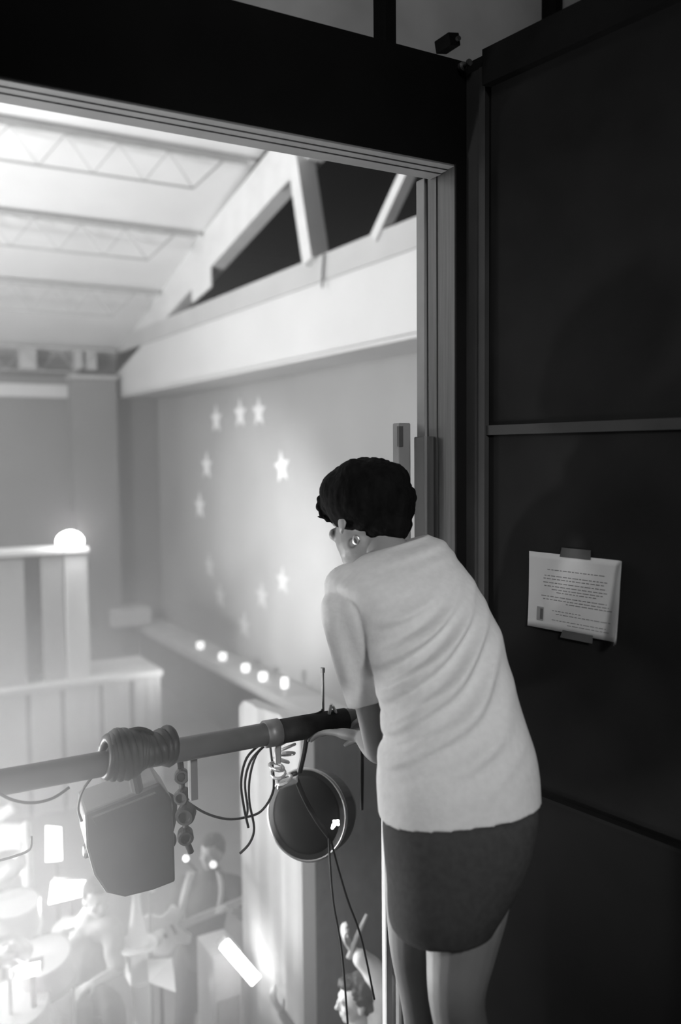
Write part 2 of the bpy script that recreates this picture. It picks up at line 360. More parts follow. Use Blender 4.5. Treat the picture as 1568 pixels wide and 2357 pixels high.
for i, ((x, y), lb) in enumerate(ST):
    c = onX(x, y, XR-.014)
    ob('wall_star', star_bm(c, .25 if y < 1200 else .22, .15 if x == 648 else 0), M['star' if y < 1200 else 'star_washed'], label='white wall star, '+lb, cat='star', group='ring of stars on the hall wall')  # low stars get a dimmer colour for the glow washing over them

# ---- counter along the right wall with its lights
XC = XR-.6
t = thing('bar_counter', (XC+.3, 12, HZ), 'long pale topped counter running along the starred wall', 'counter')
ob('counter_top', bevel(B((XC, 6.5, -1.88), (XR-.01, YF-.02, -1.74)), .01, 1), M['counter'], t)
ob('counter_front', B((XC+.12, 6.5, HZ), (XC+.2, YF-.02, -1.88)), M['cfront'], t)
bm = NB(); a = onY(262, 1400, YF-.7)
box(bm, (a.x, YF-.7, -1.70), (XC+.15, YF-.02, -1.38)); ob('shelf_unit', bevel(bm, .01, 1), M['counter'], label='pale low shelf unit in the far corner at the counter end', cat='shelf')
for i, ((x, y), lb) in enumerate((((462, 1519), 'farthest'), ((513, 1527), 'second farthest'), ((566, 1556), 'middle'), ((606, 1567), 'second nearest'))):
    c = onX(x, y, XC+.22); c.z = -1.74
    bm = L(c, (0, 0, 1), [(0, .05), (.02, .06), (.10, .065), (.11, .04)], 16)
    ob('tealight', bm, M['candle'], smooth=True, label=lb+' small glowing cup light on the counter', cat='light', group='cup lights along the counter')
c = onX(656, 1595, XC+.12); c.z = -1.74
t = thing('table_lamp', c, 'nearest and tallest glowing light on the counter', 'lamp', 'cup lights along the counter')
ob('base', L(c, (0, 0, 1), [(0, .04), (.01, .04), (.015, .015), (.12, .015)], 16), M['counter'], t)
ob('lamp_shade', L(c, (0, 0, 1), [(.11, .05), (.24, .045)], 16), M['candle'], t)

# ---- booth with panelled front
YB = 11.0
t = thing('stage_booth', (1.0, YB+.4, HZ), 'pale panelled booth with dark vertical gaps across its base', 'booth')
xr = 3.69
ob('body', B((-2.2, YB+.05, HZ), (xr-.02, YB+.9, -1.25)), M['gap'], t)
xs = [-2.2, -1.35, -.5, .35, 1.2] + [onY(q, 1600, YB).x for q in (65, 145, 235, 305)] + [xr]
for a, b in zip(xs, xs[1:]):
    bm = NB(); box(bm, (a+.035, YB, HZ), (b-.035, YB+.06, -1.30))
    for k in (.33, .66):
        q = a+(b-a)*k; box(bm, (q-.02, YB-.012, HZ), (q+.02, YB+.01, -1.30))
    ob('front_panel', bm, M['panel'], t)
ob('top_rail', bevel(B((-2.2, YB-.03, -1.30), (xr, YB+.95, -1.21)), .012, 1), M['counter'], t)
t = thing('control_cabin', (1.8, YB+.5, -1.21), 'pale upright cabin on top of the booth under the glowing dome', 'cabin')
zt = .36
def cx(q): return onY(q, 1400, YB+.1).x
ob('back', B((-2.0, YB+.55, -1.21), (cx(200), YB+.62, zt)), M['cfront'], t)
for q0, q1, mm in ((-400, 58, 'panel2'), (100, 148, 'panel2')):
    ob('panel', B((cx(q0), YB+.12, -1.21), (cx(q1), YB+.2, zt)), M[mm], t)
ob('corner_post', bevel(B((cx(152), YB+.08, -1.21), (cx(204), YB+.4, zt)), .01, 1), M['panel'], t)
ob('roof_bar', bevel(B((-2.0, YB+.02, zt), (cx(207), YB+.62, zt+.06)), .01, 1), M['panel'], t)
c = onY(162, 1268, YB+.25)
t = thing('dome_lamp', V((c.x, c.y, zt+.06)), 'glowing half dome lamp on the corner of the cabin roof', 'lamp')
c = V((c.x, c.y, zt+.06))
ob('base', L(c, (0, 0, 1), [(0, .17), (.03, .17), (.035, .15)], 24), M['panel'], t)
ob('dome', L(c, (0, 0, 1), [(.035, .16), (.08, .165), (.13, .145), (.17, .10), (.195, .04), (.2, .005)], 24), M['dome'], t, smooth=True)
lamp('dome_light', 'POINT', c+V((0, -.3, .2)), None, 40, r=.15)

# ---- white cloth pillar and black drape in front of the counter
def pleats(x0, x1, y0, z0, z1, n, amp, depth, top=None):
    bm = NB(); N = n*8; F = []; 
    for j in (0, 1):
        row0 = []; row1 = []
        for i in range(N+1):
            u = i/N; x = x0+(x1-x0)*u; yy = y0+amp*math.sin(u*n*2*math.pi)+(depth if j else 0)
            zt_ = z1 if top is None else z1+(top-z1)*u
            row0.append(bm.verts.new((x, yy, z0))); row1.append(bm.verts.new((x, yy, zt_)))
        F.append((row0, row1))
    (a0, a1), (b0, b1) = F
    for i in range(N):
        bm.faces.new((a0[i], a0[i+1], a1[i+1], a1[i])); bm.faces.new((b0[i+1], b0[i], b1[i], b1[i+1]))
        bm.faces.new((a1[i], a1[i+1], b1[i+1], b1[i])); bm.faces.new((a0[i+1], a0[i], b0[i], b0[i+1]))
    bm.faces.new((a0[0], a1[0], b1[0], b0[0])); bm.faces.new((a0[N], b0[N], b1[N], a1[N]))
    return bm
YP = 5.55
XP = 2.3
a = onX(550, 1612, XP); b = onX(690, 1664, XP); top0, top1 = onX(545, 1606, XP).z, onX(690, 1668, XP).z
t = thing('cloth_screen', V((XP, (a.y+b.y)/2, HZ)), 'tall white cloth covered screen with slanting top, behind the round lamp', 'screen')
bm = NB(); N = 24; F1 = []; 
for i in range(N+1):
    u = i/N; y = a.y+(b.y-a.y)*u; xx = XP+.012*math.sin(u*13)+.006*math.sin(u*31)
    F1.append([bm.verts.new((xx, y, HZ)), bm.verts.new((xx, y, top0+(top1-top0)*u-.05*max(0, 1-u*12)**2)), bm.verts.new((XP+.09, y, HZ)), bm.verts.new((XP+.09, y, top0+(top1-top0)*u-.05*max(0, 1-u*12)**2))])
for p, q in zip(F1, F1[1:]):
    bm.faces.new((p[0], q[0], q[1], p[1])); bm.faces.new((p[2], p[3], q[3], q[2])); bm.faces.new((p[1], q[1], q[3], p[3])); bm.faces.new((p[0], p[2], q[2], q[0]))
for p in (F1[0], F1[-1]): bm.faces.new((p[0], p[1], p[3], p[2]))
ob('cloth', bm, M['scrim'], t)
ob('foot', B((XP-.06, b.y-.02, HZ), (XP+.15, b.y+.06, HZ+.04)), M['gap'], t)
a = onY(686, 1668, 5.0); b = onY(1010, 1690, 5.0)
ob('black_drape', pleats(a.x, b.x, 5.0, HZ, a.z, 7, .02, .05), M['drape'], smooth=True, label='black hanging stage drape right of the white pillar', cat='curtain')

# ================================================================== rail pipe and rigging, outside the opening
YR = 2.45; ZR = .69
t = thing('lighting_pipe', (.4, YR, ZR), 'grey scaffold pipe crossing the opening, carrying the stage lamps', 'pipe')
ob('pipe', T([(-1.6, YR, ZR), (1.50, YR, ZR)], .035, seg=24), M['pipe'], t, smooth=True)
a = onY(640, 1700, YR).x; b = onY(795, 1660, YR).x
ob('foam_sleeve', T([(a, YR, ZR), (b, YR, ZR)], .038, seg=24), M['sleeve'], t, smooth=True)
ob('coupling', T([(a-.045, YR, ZR), (a+.002, YR, ZR)], .042, seg=24), M['pipe'], t, smooth=True)
t = thing('rim_streak', (1.50, YR, FZ), 'slim pale upright strip added for the bright rim along the shirt edge', 'post')  # added strip stands in for the blurred bright rim of shirt and shorts
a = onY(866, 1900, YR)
ob('post', bevel(B((a.x-.010, YR-.07, FZ-.35), (a.x+.016, YR-.045, ZR+.01)), .003, 1), M['scrim'], t)  # added strip for the bright rim of the clothes, not a real post
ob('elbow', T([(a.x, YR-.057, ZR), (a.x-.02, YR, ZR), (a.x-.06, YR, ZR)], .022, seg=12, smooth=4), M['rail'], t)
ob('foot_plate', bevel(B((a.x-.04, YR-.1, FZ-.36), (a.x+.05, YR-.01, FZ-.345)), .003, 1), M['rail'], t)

# --- square hanging lamp housing at the left
Yl = 2.62
c = onY(303, 1945, Yl); ax = V((-.10, .25, -1)).normalized()
t = thing('stage_lamp', onY(303, 1740, YR), 'wide dark lamp housing pointing down, hanging left on the pipe', 'lamp', 'lamps hung from the pipe')
bm = NB(); N0 = V((.30, .95, .05)).normalized()
poly = [(194, 1872), (285, 1836), (368, 1802), (396, 1838), (402, 1940), (404, 2030), (352, 2050), (288, 2066), (244, 2056), (216, 2015), (198, 1950)]
F1 = [bm.verts.new(onY(x, y, 2.58)) for x, y in poly]; F2 = [bm.verts.new(onY(x, y, 2.58)+V((.02, .16, .01))) for x, y in poly]
bm.faces.new(F1); bm.faces.new(F2[::-1])
for k in range(len(F1)): bm.faces.new((F1[k], F1[(k+1) % len(F1)], F2[(k+1) % len(F1)], F2[k]))
ob('housing', bevel(bm, .008, 2), M['can'], t)
bm = NB(); q0, q1, q2, q3 = [onY(x, y, 2.565) for x, y in ((212, 1884), (360, 1826), (384, 1850), (225, 1905))]
hexa(bm, [q+V((0, .02, 0)) for q in (q3, q2, q1, q0)]+[q3, q2, q1, q0]); ob('cooling_plate', bm, M['can'], t)
c = onY(300, 1945, 2.66)
side = ax.cross(V((0, 1, 0))).normalized()
pc = onY(310, 1730, YR)
ob('yoke', T([c+side*.125, c+side*.128-ax*.10, c+side*.09-ax*.17, c-side*.09-ax*.17, c-side*.128-ax*.10, c-side*.125], .008, seg=8, smooth=3), M['can'], t)
ob('clamp', T([c-ax*.17, V((pc.x, YR+.05, ZR)), V((pc.x, YR, ZR))], .02, seg=12), M['can'], t)
for s in (1, -1): ob('knob', L(c+side*.115*s, side*s, [(0, .02), (.025, .022), (.03, .015)], 16), M['can2'], t)
# cable bundle on the pipe above it
t = thing('cable_bundle', V((pc.x, YR, ZR+.03)), 'thick dark bundle of coiled cable lying over the pipe', 'cable')
for k in range(13):
    P = []; cx_ = onY(248+k*11.5, 1735, YR).x; rr = .048+.016*math.sin(k*.5+.2)
    for q in range(17):
        a = 2*math.pi*q/16; P.append((cx_+.008*math.sin(a+k), YR+.054*math.cos(a), ZR+.018+rr*math.sin(a)))
    ob('coil', T(P, .0135, seg=8), M['can2'], t, smooth=True)
P = [onY(x, y, YR) for x, y in ((222, 1772), (245, 1733), (275, 1697), (310, 1678), (340, 1682), (362, 1700), (385, 1735))]
ob('cable_arch', T(P, .006, seg=8, smooth=5), M['cable'], smooth=True, label='cable arching up over the coiled bundle on the pipe', cat='cable')
P = [onY(x, y, YR-.04) for x, y in ((-20, 1812), (20, 1838), (70, 1848), (120, 1838), (160, 1812))]
ob('cable_droop', T(P, .004, seg=8, smooth=5), M['cable'], smooth=True, label='thin cable sagging below the left end of the pipe', cat='cable')
P = [onY(x, y, YR+.05) for x, y in ((215, 1785), (190, 1820), (180, 1860), (188, 1890))]
ob('cable_droop', T(P, .004, seg=8, smooth=5), M['cable'], smooth=True, label='short curved cable hanging left of the square lamp', cat='cable')
P = [onY(x, y, 2.8) for x, y in ((-20, 1985), (30, 1972), (68, 1955), (72, 1925))]
ob('cable_droop', T(P, .004, seg=8, smooth=5), M['cable'], smooth=True, label='thin dark cable crossing in front of the bright panels at left', cat='cable')
# connector strip: five round sockets one under another, bracket beside it
Yc = 2.56
pts = [(412, 1738), (418, 1786), (420, 1832), (428, 1874), (427, 1924)]
t = thing('connector_strip', onY(418, 1738, Yc), 'dark cable with five round connectors hanging one below another', 'cable')
P = [onY(x, y, Yc) for x, y in [(395, 1700)]+pts+[(440, 1962)]]
ob('cable', T(P, .010, seg=8, smooth=4), M['cable'], t, smooth=True)
for k, (x, y) in enumerate(pts):
    q = onY(x, y, Yc-.01); r = (.021, .023, .024, .030, .025)[k]
    ob('connector', L(q, (-FW+V((.2*math.sin(k*2), 0, .15*math.cos(k)))), [(-.03, r*.6), (-.02, r*.95), (.015, r), (.024, r*.85), (.024, r*.6), (.012, r*.5)], 20), M['cable'], t, smooth=False)
a = onY(438, 1700, 2.51); b = onY(444, 1835, 2.51)
t = thing('angle_bracket', a, 'pale right angled bracket behind the row of connectors', 'bracket')
ob('upright', B((a.x-.010, 2.485, b.z), (a.x+.012, 2.51, a.z)), M['rail'], t)
c0 = onY(385, 1712, 2.51); ob('arm', B((c0.x, 2.485, a.z-.016), (a.x+.012, 2.51, a.z)), M['rail'], t)

# --- round lamp with yoke at the centre
Yr = 2.72
c = onY(708, 1874, Yr); ax = (-FW*.84 - RT*.42 + UP*.16).normalized()
t = thing('stage_lamp', onY(715, 1690, YR), 'round glossy black lamp housing with bright rim, hanging by the person', 'lamp', 'lamps hung from the pipe')
ob('housing', L(c, ax, [(-.17, .03), (-.16, .09), (-.14, .125), (-.09, .145), (-.02, .155), (.0, .158), (.012, .154)], 48), M['can2'], t, smooth=False)
ob('rim', L(c, ax, [(.0, .158), (.010, .160), (.014, .157), (.014, .151), (.010, .150), (.005, .154)], 48, cap=False), M['chrome'], t, smooth=True)
ob('lens', L(c, ax, [(.004, .151), (.018, .12), (.030, .07), (.034, .005)], 48), M['can2'], t, smooth=True)
y0 = onY(790, 1692, YR+.04); 
P = [onY(x, y, z) for x, y, z in ((790, 1694, 2.50), (815, 1697, 2.52), (830, 1712, 2.55), (834, 1760, 2.62), (833, 1862, 2.72))]
ob('yoke', T(P, .0065, seg=8, smooth=4), M['can2'], t, smooth=True)
ob('yoke_link', T([onY(706, 1690, YR+.04), onY(700, 1730, Yr-.1), onY(690, 1775, Yr-.03)], .01, seg=8, smooth=3), M['can2'], t)
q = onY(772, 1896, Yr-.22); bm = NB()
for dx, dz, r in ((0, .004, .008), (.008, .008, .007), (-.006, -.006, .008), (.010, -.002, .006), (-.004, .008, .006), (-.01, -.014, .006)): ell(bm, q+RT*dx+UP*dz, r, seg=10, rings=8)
ob('glow_highlight', fuse(bm, .003, 1), M['glint'], t)  # glowing blobs stand in for the bright highlight on the round lamp
# silver clamp of rings
t = thing('pipe_clamp', onY(662, 1715, YR), 'bright silver clamp of folded plates between pipe and round lamp', 'clamp')
for k in range(7):
    q = onY(650+14*math.sin(k*1.1), 1705+k*15, 2.53)
    P = [q+V((.024*math.cos(a), .018*math.sin(a), .010*math.cos(a*1+k))) for a in [2*math.pi*i/12 for i in range(13)]]
    ob('ring', T(P, .0052, seg=7), M['silver'], t)
bm = NB(); q = onY(662, 1800, 2.56); obox(bm, q, RT*.034+UP*.012, FW*.012, UP*.013); ob('jaw', bevel(bm, .004, 1), M['silver'], t)
bm = NB(); q = onY(640, 1720, 2.50); obox(bm, q, RT*.010, FW*.01, UP*.05); ob('jaw', bevel(bm, .003, 1), M['silver'], t)
# strap across the lamp, cables
P = [onY(x, y, 2.55) for x, y in ((678, 1782), (700, 1835), (728, 1885), (757, 1925))]
ob('safety_strap', T(P, .009, seg=8, smooth=4), M['post'], smooth=True, label='grey strap running diagonally across the round lamp', cat='strap')
for P, lb in ((((757, 1925), (760, 1990), (768, 2080), (788, 2200), (805, 2420)), 'left of two thin cables falling from the round lamp'),
              (((760, 1925), (775, 1985), (800, 2070), (832, 2160), (862, 2300)), 'right of two thin cables falling from the round lamp')):
    ob('lamp_cable', T([onY(x, y, 2.56) for x, y in P], .0038, seg=8, smooth=5), M['cable'], smooth=True, label=lb, cat='cable', group='cables falling from the round lamp')
lp = [((600, 1712), (568, 1745), (555, 1800), (562, 1860), (572, 1905)), ((610, 1715), (578, 1750), (564, 1800), (570, 1860), (566, 1882)),
      ((615, 1712), (590, 1738), (575, 1790), (574, 1845), (585, 1905), (575, 1940), (552, 1965)), ((622, 1718), (630, 1790), (626, 1830), (600, 1868), (562, 1882), (520, 1885), (470, 1870), (420, 1838))]
ls = ['outer loop of cable hanging left of the round lamp', 'second loop of cable hanging left of the round lamp', 'long loop of cable reaching lowest beside the white pillar', 'cable swinging from the clamp across to the connectors']
for k, P in enumerate(lp):
    ob('cable_loop', T([onY(x, y, 2.56+.02*k) for x, y in P], .0042, seg=8, smooth=5), M['cable'], smooth=True, label=ls[k], cat='cable', group='cable loops beside the pillar')
P = [onY(x, y, YR) for x, y in ((700, 1660), (715, 1648), (738, 1638), (742, 1632))]
ob('aerial_lead', T(P, .003, seg=8, smooth=4), M['cable'], smooth=True, label='thin lead running from pipe to the small upright stick', cat='cable')
a = onY(744, 1640, YR); b = onY(743, 1548, YR)
t = thing('stick_aerial', a, 'small grey upright stick standing on top of the pipe', 'aerial')
ob('rod', T([a-V((0, 0, .02)), b], .0045, seg=10), M['pipe'], t); ob('tip', T([b, b+V((0, 0, .015))], .007, seg=10), M['pipe'], t)
t = thing('pipe_fitting', onY(762, 1640, YR), 'small silver wing nut fitting on the pipe beside the upright stick', 'fitting')
bm = NB(); q = onY(760, 1632, YR-.01); obox(bm, q, RT*.005, FW*.012, UP*.016+RT*.003); ob('wing', bevel(bm, .002, 1), M['silver'], t)
bm = NB(); q = onY(770, 1632, YR-.01); obox(bm, q, RT*.004, FW*.012, UP*.012-RT*.006); ob('wing', bevel(bm, .002, 1), M['silver'], t)

# ================================================================== notice on the wall
s0, s1, z0, z1 = .245, .577, 1.055, 1.268
def pp(u, v):   # u along, v up; right edge lifts off the wall
    s = s0+(s1-s0)*u; z = z0+(z1-z0)*v + .012*(1-u)*0
    lift = .003+.040*max(0, (u-.86)/.14)**2*(1-.6*v)+.006*(1-v)**3
    return onW(s-.012*max(0, (u-.86)/.14)**2, z, lift)
t = thing('paper_notice', onW(.41, z0, .002), 'white printed paper notice taped to the black wall, right edge curling', 'notice')
bm = NB(); nu, nv = 30, 12
G = [[(bm.verts.new(pp(i/nu, j/nv)), bm.verts.new(pp(i/nu, j/nv)-WN*.0006)) for j in range(nv+1)] for i in range(nu+1)]
for i in range(nu):
    for j in range(nv):
        for s in (0, 1): 
            f = (G[i][j][s], G[i+1][j][s], G[i+1][j+1][s], G[i][j+1][s]); bm.faces.new(f if s == 0 else f[::-1])
for i in range(nu):
    bm.faces.new((G[i][0][0], G[i][0][1], G[i+1][0][1], G[i+1][0][0])); bm.faces.new((G[i][nv][0], G[i+1][nv][0], G[i+1][nv][1], G[i][nv][1]))
ob('sheet', bm, M['paper'], t, smooth=True)
def inkline(bm, u0, u1, v, h=.011):
    u = u0
    while u < u1-.01:
        wd = min(random.uniform(.018, .06), u1-u)
        n = max(1, int(wd/.02))
        q = [pp(u+wd*k/n, v)+WN*.0006 for k in range(n+1)]; q2 = [pp(u+wd*k/n, v+h)+WN*.0006 for k in range(n+1)]
        for k in range(n):
            bm.faces.new([bm.verts.new(p) for p in (q[k], q[k+1], q2[k+1], q2[k])])
        u += wd+.010
bm = NB()
rows = [(.20, .78, .78), (.17, .80, .70), (.16, .78, .66), (.16, .80, .61), (.17, .80, .565), (.25, .76, .525), (.30, .70, .49), (.14, .80, .43), (.16, .82, .39), (.40, .86, .355)]
for u0, u1, v in rows: inkline(bm, u0, u1, v)
ob('printed_text', bm, M['ink2'], t)
bm = NB()
for u0, u1, v in ((.26, .55, .25), (.3, .84, .21), (.26, .8, .13), (.42, .84, .09)): inkline(bm, u0, u1, v, .009)
ob('small_print', bm, M['ink2'], t)
bm = NB(); hexa(bm, [pp(.10, .10)+WN*.0006, pp(.17, .10)+WN*.0006, pp(.17, .10)+WN*.001, pp(.10, .10)+WN*.001, pp(.10, .28)+WN*.0006, pp(.17, .28)+WN*.0006, pp(.17, .28)+WN*.001, pp(.10, .28)+WN*.001])
ob('printed_block', bm, M['ink2'], t); bm = NB(); hexa(bm, [pp(.135, .12)+WN*.001, pp(.165, .12)+WN*.001, pp(.165, .12)+WN*.0014, pp(.135, .12)+WN*.0014, pp(.135, .26)+WN*.001, pp(.165, .26)+WN*.001, pp(.165, .26)+WN*.0014, pp(.135, .26)+WN*.0014])
ob('printed_block', bm, M['ink'], t)
for (u0, u1, v0, v1) in ((.33, .64, .97, 1.09), (.36, .68, -.07, .03)):
    bm = NB()
    P = [pp(u0, v0), pp(u1, v0), pp(u1, v1), pp(u0+.02, v1)]
    hexa(bm, [p+WN*.0008 for p in P]+[p+WN*.0013 for p in P]); ob('tape', bm, M['tape'], t)

# ================================================================== figures
def loft(bm, rings, seg=48, fold=None, sq=2.3, sub=6, twist=0):
    """rings: (Lx,Ly,Rx,Ry,depth,half) silhouettes left/right points in the photo at a real distance, with real half thickness"""
    C_ = []
    for (lx, ly, rx, ry, d, h) in rings:
        C_.append((at(lx, ly, d), at(rx, ry, d), h))
    Ls = catmull([c[0] for c in C_], sub); Rs = catmull([c[1] for c in C_], sub); Hs = [q.x for q in catmull([V((c[2], 0, 0)) for c in C_], sub)]
    rows = []
    n = len(Ls)
    for i in range(n):
        c = (Ls[i]+Rs[i])/2; X = (Rs[i]-Ls[i])/2
        row = []
        for k in range(seg):
            a = 2*math.pi*k/seg; ca, sa = math.cos(a), math.sin(a)
            e = 2/sq
            u = math.copysign(abs(ca)**e, ca); v = math.copysign(abs(sa)**e, sa)
            p = c+X*u+FW*(Hs[i]*v)
            if fold: 
                nn = (X.normalized()*ca+FW*sa); p += nn*fold(p, nn)
            row.append(bm.verts.new(p))
        rows.append(row)
    for a, b in zip(rows, rows[1:]):
        for k in range(seg): bm.faces.new((a[k], a[(k+1) % seg], b[(k+1) % seg], b[k]))
    for r in (rows[0], rows[-1]):
        cc = bm.verts.new(sum((v.co for v in r), V())/seg)
        for k in range(seg): bm.faces.new((r[k], r[(k+1) % seg], cc))
def limb(bm, P, r, seg=16, sm=5): tube(bm, P, r, seg=seg, smooth=sm, dome=True)
def hand(bm, wrist, d, nrm, s=1, curl=.5, side=1):
    """palm, four unequal bent fingers and thumb; d = finger direction, nrm = back-of-hand normal"""
    d = V(d).normalized(); nrm = V(nrm); nrm = (nrm-d*nrm.dot(d)).normalized(); x = d.cross(nrm)*side
    w = V(wrist); R = Matrix((x, d, nrm)).transposed()
    ell(bm, w+d*.045*s, V((.040, .055, .016))*s, R)
    ell(bm, w+d*.005*s, V((.026, .03, .02))*s, R)
    for k, (off, ln) in enumerate(((-.030, .062), (-.010, .074), (.010, .070), (.029, .055))):
        P = [w+d*.055*s+x*off*.9*s]; q = w+d*.088*s+x*off*s; P.append(q); a = 0
        for j, fr in enumerate((.45, .32, .23)):
            a += curl*(.6, .9, .7)[j]+.04*k
            q = q+(d*math.cos(a)-nrm*math.sin(a))*ln*fr*1.35*s; P.append(q)
        tube(bm, P, [.0095*s, .0095*s, .0085*s, .0078*s, .0065*s], seg=10, smooth=3, dome=True)
    q0 = w+d*.022*s-x*.022*s; q1 = w+d*.045*s-x*.048*s-nrm*.008*s; q2 = w+d*.07*s-x*.058*s-nrm*.022*s; q3 = w+d*.088*s-x*.055*s-nrm*.036*s
    tube(bm, [q0, q1, q2, q3], [.014*s, .011*s, .0098*s, .0075*s], seg=10, smooth=3, dome=True)
def head_parts(bm, c, face, up, s=1):
    """skull, cheeks, brow, nose, lips, jaw, ears around centre c at mid head"""
    face = V(face).normalized(); up = V(up); up = (up-face*up.dot(face)).normalized(); x = face.cross(up)
    R = Matrix((x, face, up)).transposed(); c = V(c)
    def e(px, py, pz, rx, ry, rz, seg=16): ell(bm, c+R @ V((px, py, pz))*s, V((rx, ry, rz))*s, R, seg, 10)
    e(0, -.012, .03, .077, .095, .088, 24); e(0, .022, -.035, .060, .066, .075, 20); e(0, .050, -.085, .030, .030, .028); e(0, .03, -.075, .048, .045, .032)
    e(0, .080, .022, .045, .012, .012); e(0, .092, -.015, .010, .014, .028); e(0, .102, -.030, .014, .014, .011)
    e(0, .080, -.058, .022, .012, .006); e(0, .078, -.068, .018, .012, .007)
    for q in (-1, 1):
        e(q*.040, .066, -.025, .022, .016, .018); e(q*.031, .076, .008, .014, .008, .009); e(q*.077, -.010, -.016, .007, .016, .026); e(q*.072, 0, -.035, .006, .008, .012)
    return R

# ---------------- the leaning person in the gallery
W = thing('person', at(1060, 2000, 2.12)*1, 'person in white t-shirt and charcoal shorts leaning over the rail, seen from behind', 'person')
W.location.z = FZ
def P3(*a): return at(*a)
bm = NB()
hc = at(838, 1200, 2.50)
fdir = -RT*.62 + FW*.80 - UP*.28; hup = UP*.97 + RT*.20
HR = head_parts(bm, hc, fdir, hup, 1.1)
limb(bm, [at(868, 1215, 2.50), at(890, 1265, 2.46), at(930, 1320, 2.42)], [.056, .058, .075])
# torso core under the clothes
limb(bm, [at(930, 1340, 2.42), at(985, 1500, 2.33), at(1030, 1700, 2.25), at(1055, 1860, 2.17)], [.10, .13, .125, .14], seg=20)
# left arm: shoulder, elbow, wrist
limb(bm, [at(825, 1400, 2.37), at(828, 1500, 2.40), at(847, 1600, 2.46), at(868, 1722, 2.54)], [.058, .052, .043, .036])
limb(bm, [at(872, 1730, 2.54), at(858, 1718, 2.60), at(838, 1700, 2.70)], [.036, .036, .027])
hand(bm, at(838, 1698, 2.71), at(780, 1686, 2.76)-at(838, 1698, 2.71), UP+FW*.25, 1.1, .22, -1)
# right arm, mostly hidden behind the torso
limb(bm, [at(935, 1370, 2.62), at(930, 1500, 2.68), at(935, 1640, 2.74)], [.055, .048, .038])
limb(bm, [at(935, 1640, 2.74), at(915, 1650, 2.82), at(900, 1652, 2.86)], [.038, .030, .023])
hand(bm, at(900, 1650, 2.86), -RT+FW*.2, UP-FW*.2, .9, .55, 1)
# legs
limb(bm, [at(1065, 1900, 2.13), at(1075, 2050, 2.10), at(1062, 2180, 2.09), at(1052, 2300, 2.08), at(1075, 2420, 2.12), at(1085, 2530, 2.17), at(1085, 2600, 2.2)], [.125, .105, .084, .066, .060, .045, .036], seg=20)
limb(bm, [at(985, 1920, 2.25), at(962, 2060, 2.30), at(948, 2180, 2.34), at(962, 2300, 2.36), at(975, 2400, 2.38), at(985, 2480, 2.42)], [.11, .085, .058, .046, .044, .034], seg=20)
for (x, y, d) in ((1085, 2600, 2.2), (985, 2480, 2.42)):
    a = at(x, y, d); a.z = FZ+.06
    limb(bm, [V((a.x, a.y, FZ+.055)), V((a.x-.02, a.y+.07, FZ+.045)), V((a.x-.05, a.y+.15, FZ+.028))], [.036, .036, .024])
    limb(bm, [at(x, y, d), V((a.x, a.y, FZ+.06))], [.036, .036], sm=0)
BO = ob('body', fuse(bm, .005, 3), M['skin'], W, smooth=True)
# hair: short thick cropped curls with a ragged fringe
bm = NB()
def hb(x, y, d, rx, ry, rd):
    R = Matrix((RT, FW, UP)).transposed(); k = d/FPX; ell(bm, at(x, y, d), V((rx*k, rd, ry*k)), R, 24, 16)
for a in ((848, 1148, 2.50, 103, 92, .112), (795, 1135, 2.52, 60, 60, .085), (778, 1155, 2.55, 42, 40, .06), (895, 1160, 2.49, 62, 72, .09), (888, 1205, 2.48, 62, 42, .08), (905, 1110, 2.49, 40, 45, .07), (815, 1090, 2.5, 40, 32, .08), (845, 1190, 2.46, 50, 38, .06), (758, 1172, 2.57, 20, 22, .03), (900, 1222, 2.47, 42, 30, .06), (865, 1222, 2.46, 30, 22, .045)): hb(*a)
for k in range(60):
    a = random.uniform(-.6, 2.9); q = random.uniform(.9, 1.0)
    hb(848+math.cos(a)*98*q, 1148-math.sin(a)*86*q, 2.50+random.uniform(-.03, .05), random.uniform(10, 18), random.uniform(9, 15), .02)
for x, y in ((740, 1150), (738, 1165), (745, 1183), (756, 1192), (772, 1197), (790, 1204)): hb(x, y, 2.56, 11, 11, .015)
def curl(co, n): return .002*noise.noise(co*40)+.0015*noise.noise(co*110)
hm = fuse(bm, .004, 2, curl)
HO = ob('hair', hm, M['hair'], W, smooth=True)
bm = NB(); tube(bm, [at(748, 1187, 2.55), at(738, 1190, 2.56), at(731, 1189, 2.56)], [.006, .004, .001], seg=8); ob('stray_lock', bm, M['hair'], HO)
q = at(820, 1243, 2.41); P = [q+RT*.009*math.cos(a)+UP*.012*math.sin(a) for a in [2*math.pi*i/16 for i in range(17)]]
ob('earring', T(P, .0022, seg=6), M['chrome'], BO)

# t-shirt
fc = at(895, 1700, 2.1)
def sst(a, b, x): t = max(0, min(1, (x-a)/(b-a))); return t*t*(3-2*t)
def folds(p, n):
    q = p-fc; u = q.dot(RT); v = q.dot(UP); a = 0
    win = sst(-.05, .03, u)*(1-sst(.20, .36, u))*sst(-.15, -.02, v)*(1-sst(.22, .40, v))
    s_ = v-.32*u-(1.1+5.5*max(0, v))*u*u+.028*noise.noise(p*5)
    k = math.sin(s_*80+1.6*noise.noise(p*3.1)); k = k if k > 0 else k*.5
    a += .016*win*k*(.35+1.3*abs(noise.noise(p*4.3)))
    k = math.sin(s_*230+3*noise.noise(p*4)); a += .003*win*(1-sst(.05, .2, u))*k
    # soft vertical drape lower down
    a += .004*math.sin(u*34+1)*sst(.02, -.10, v) if False else 0
    # yoke folds at the nape
    b = at(950, 1270, 2.3)-p; bu, bv = b.dot(RT), b.dot(UP)
    a += .005*math.sin((bv-.35*bu)*150)*math.exp(-(bu/.12)**2-(bv/.045)**2)
    a += .005*noise.noise(p*9)
    return a
bm = NB()
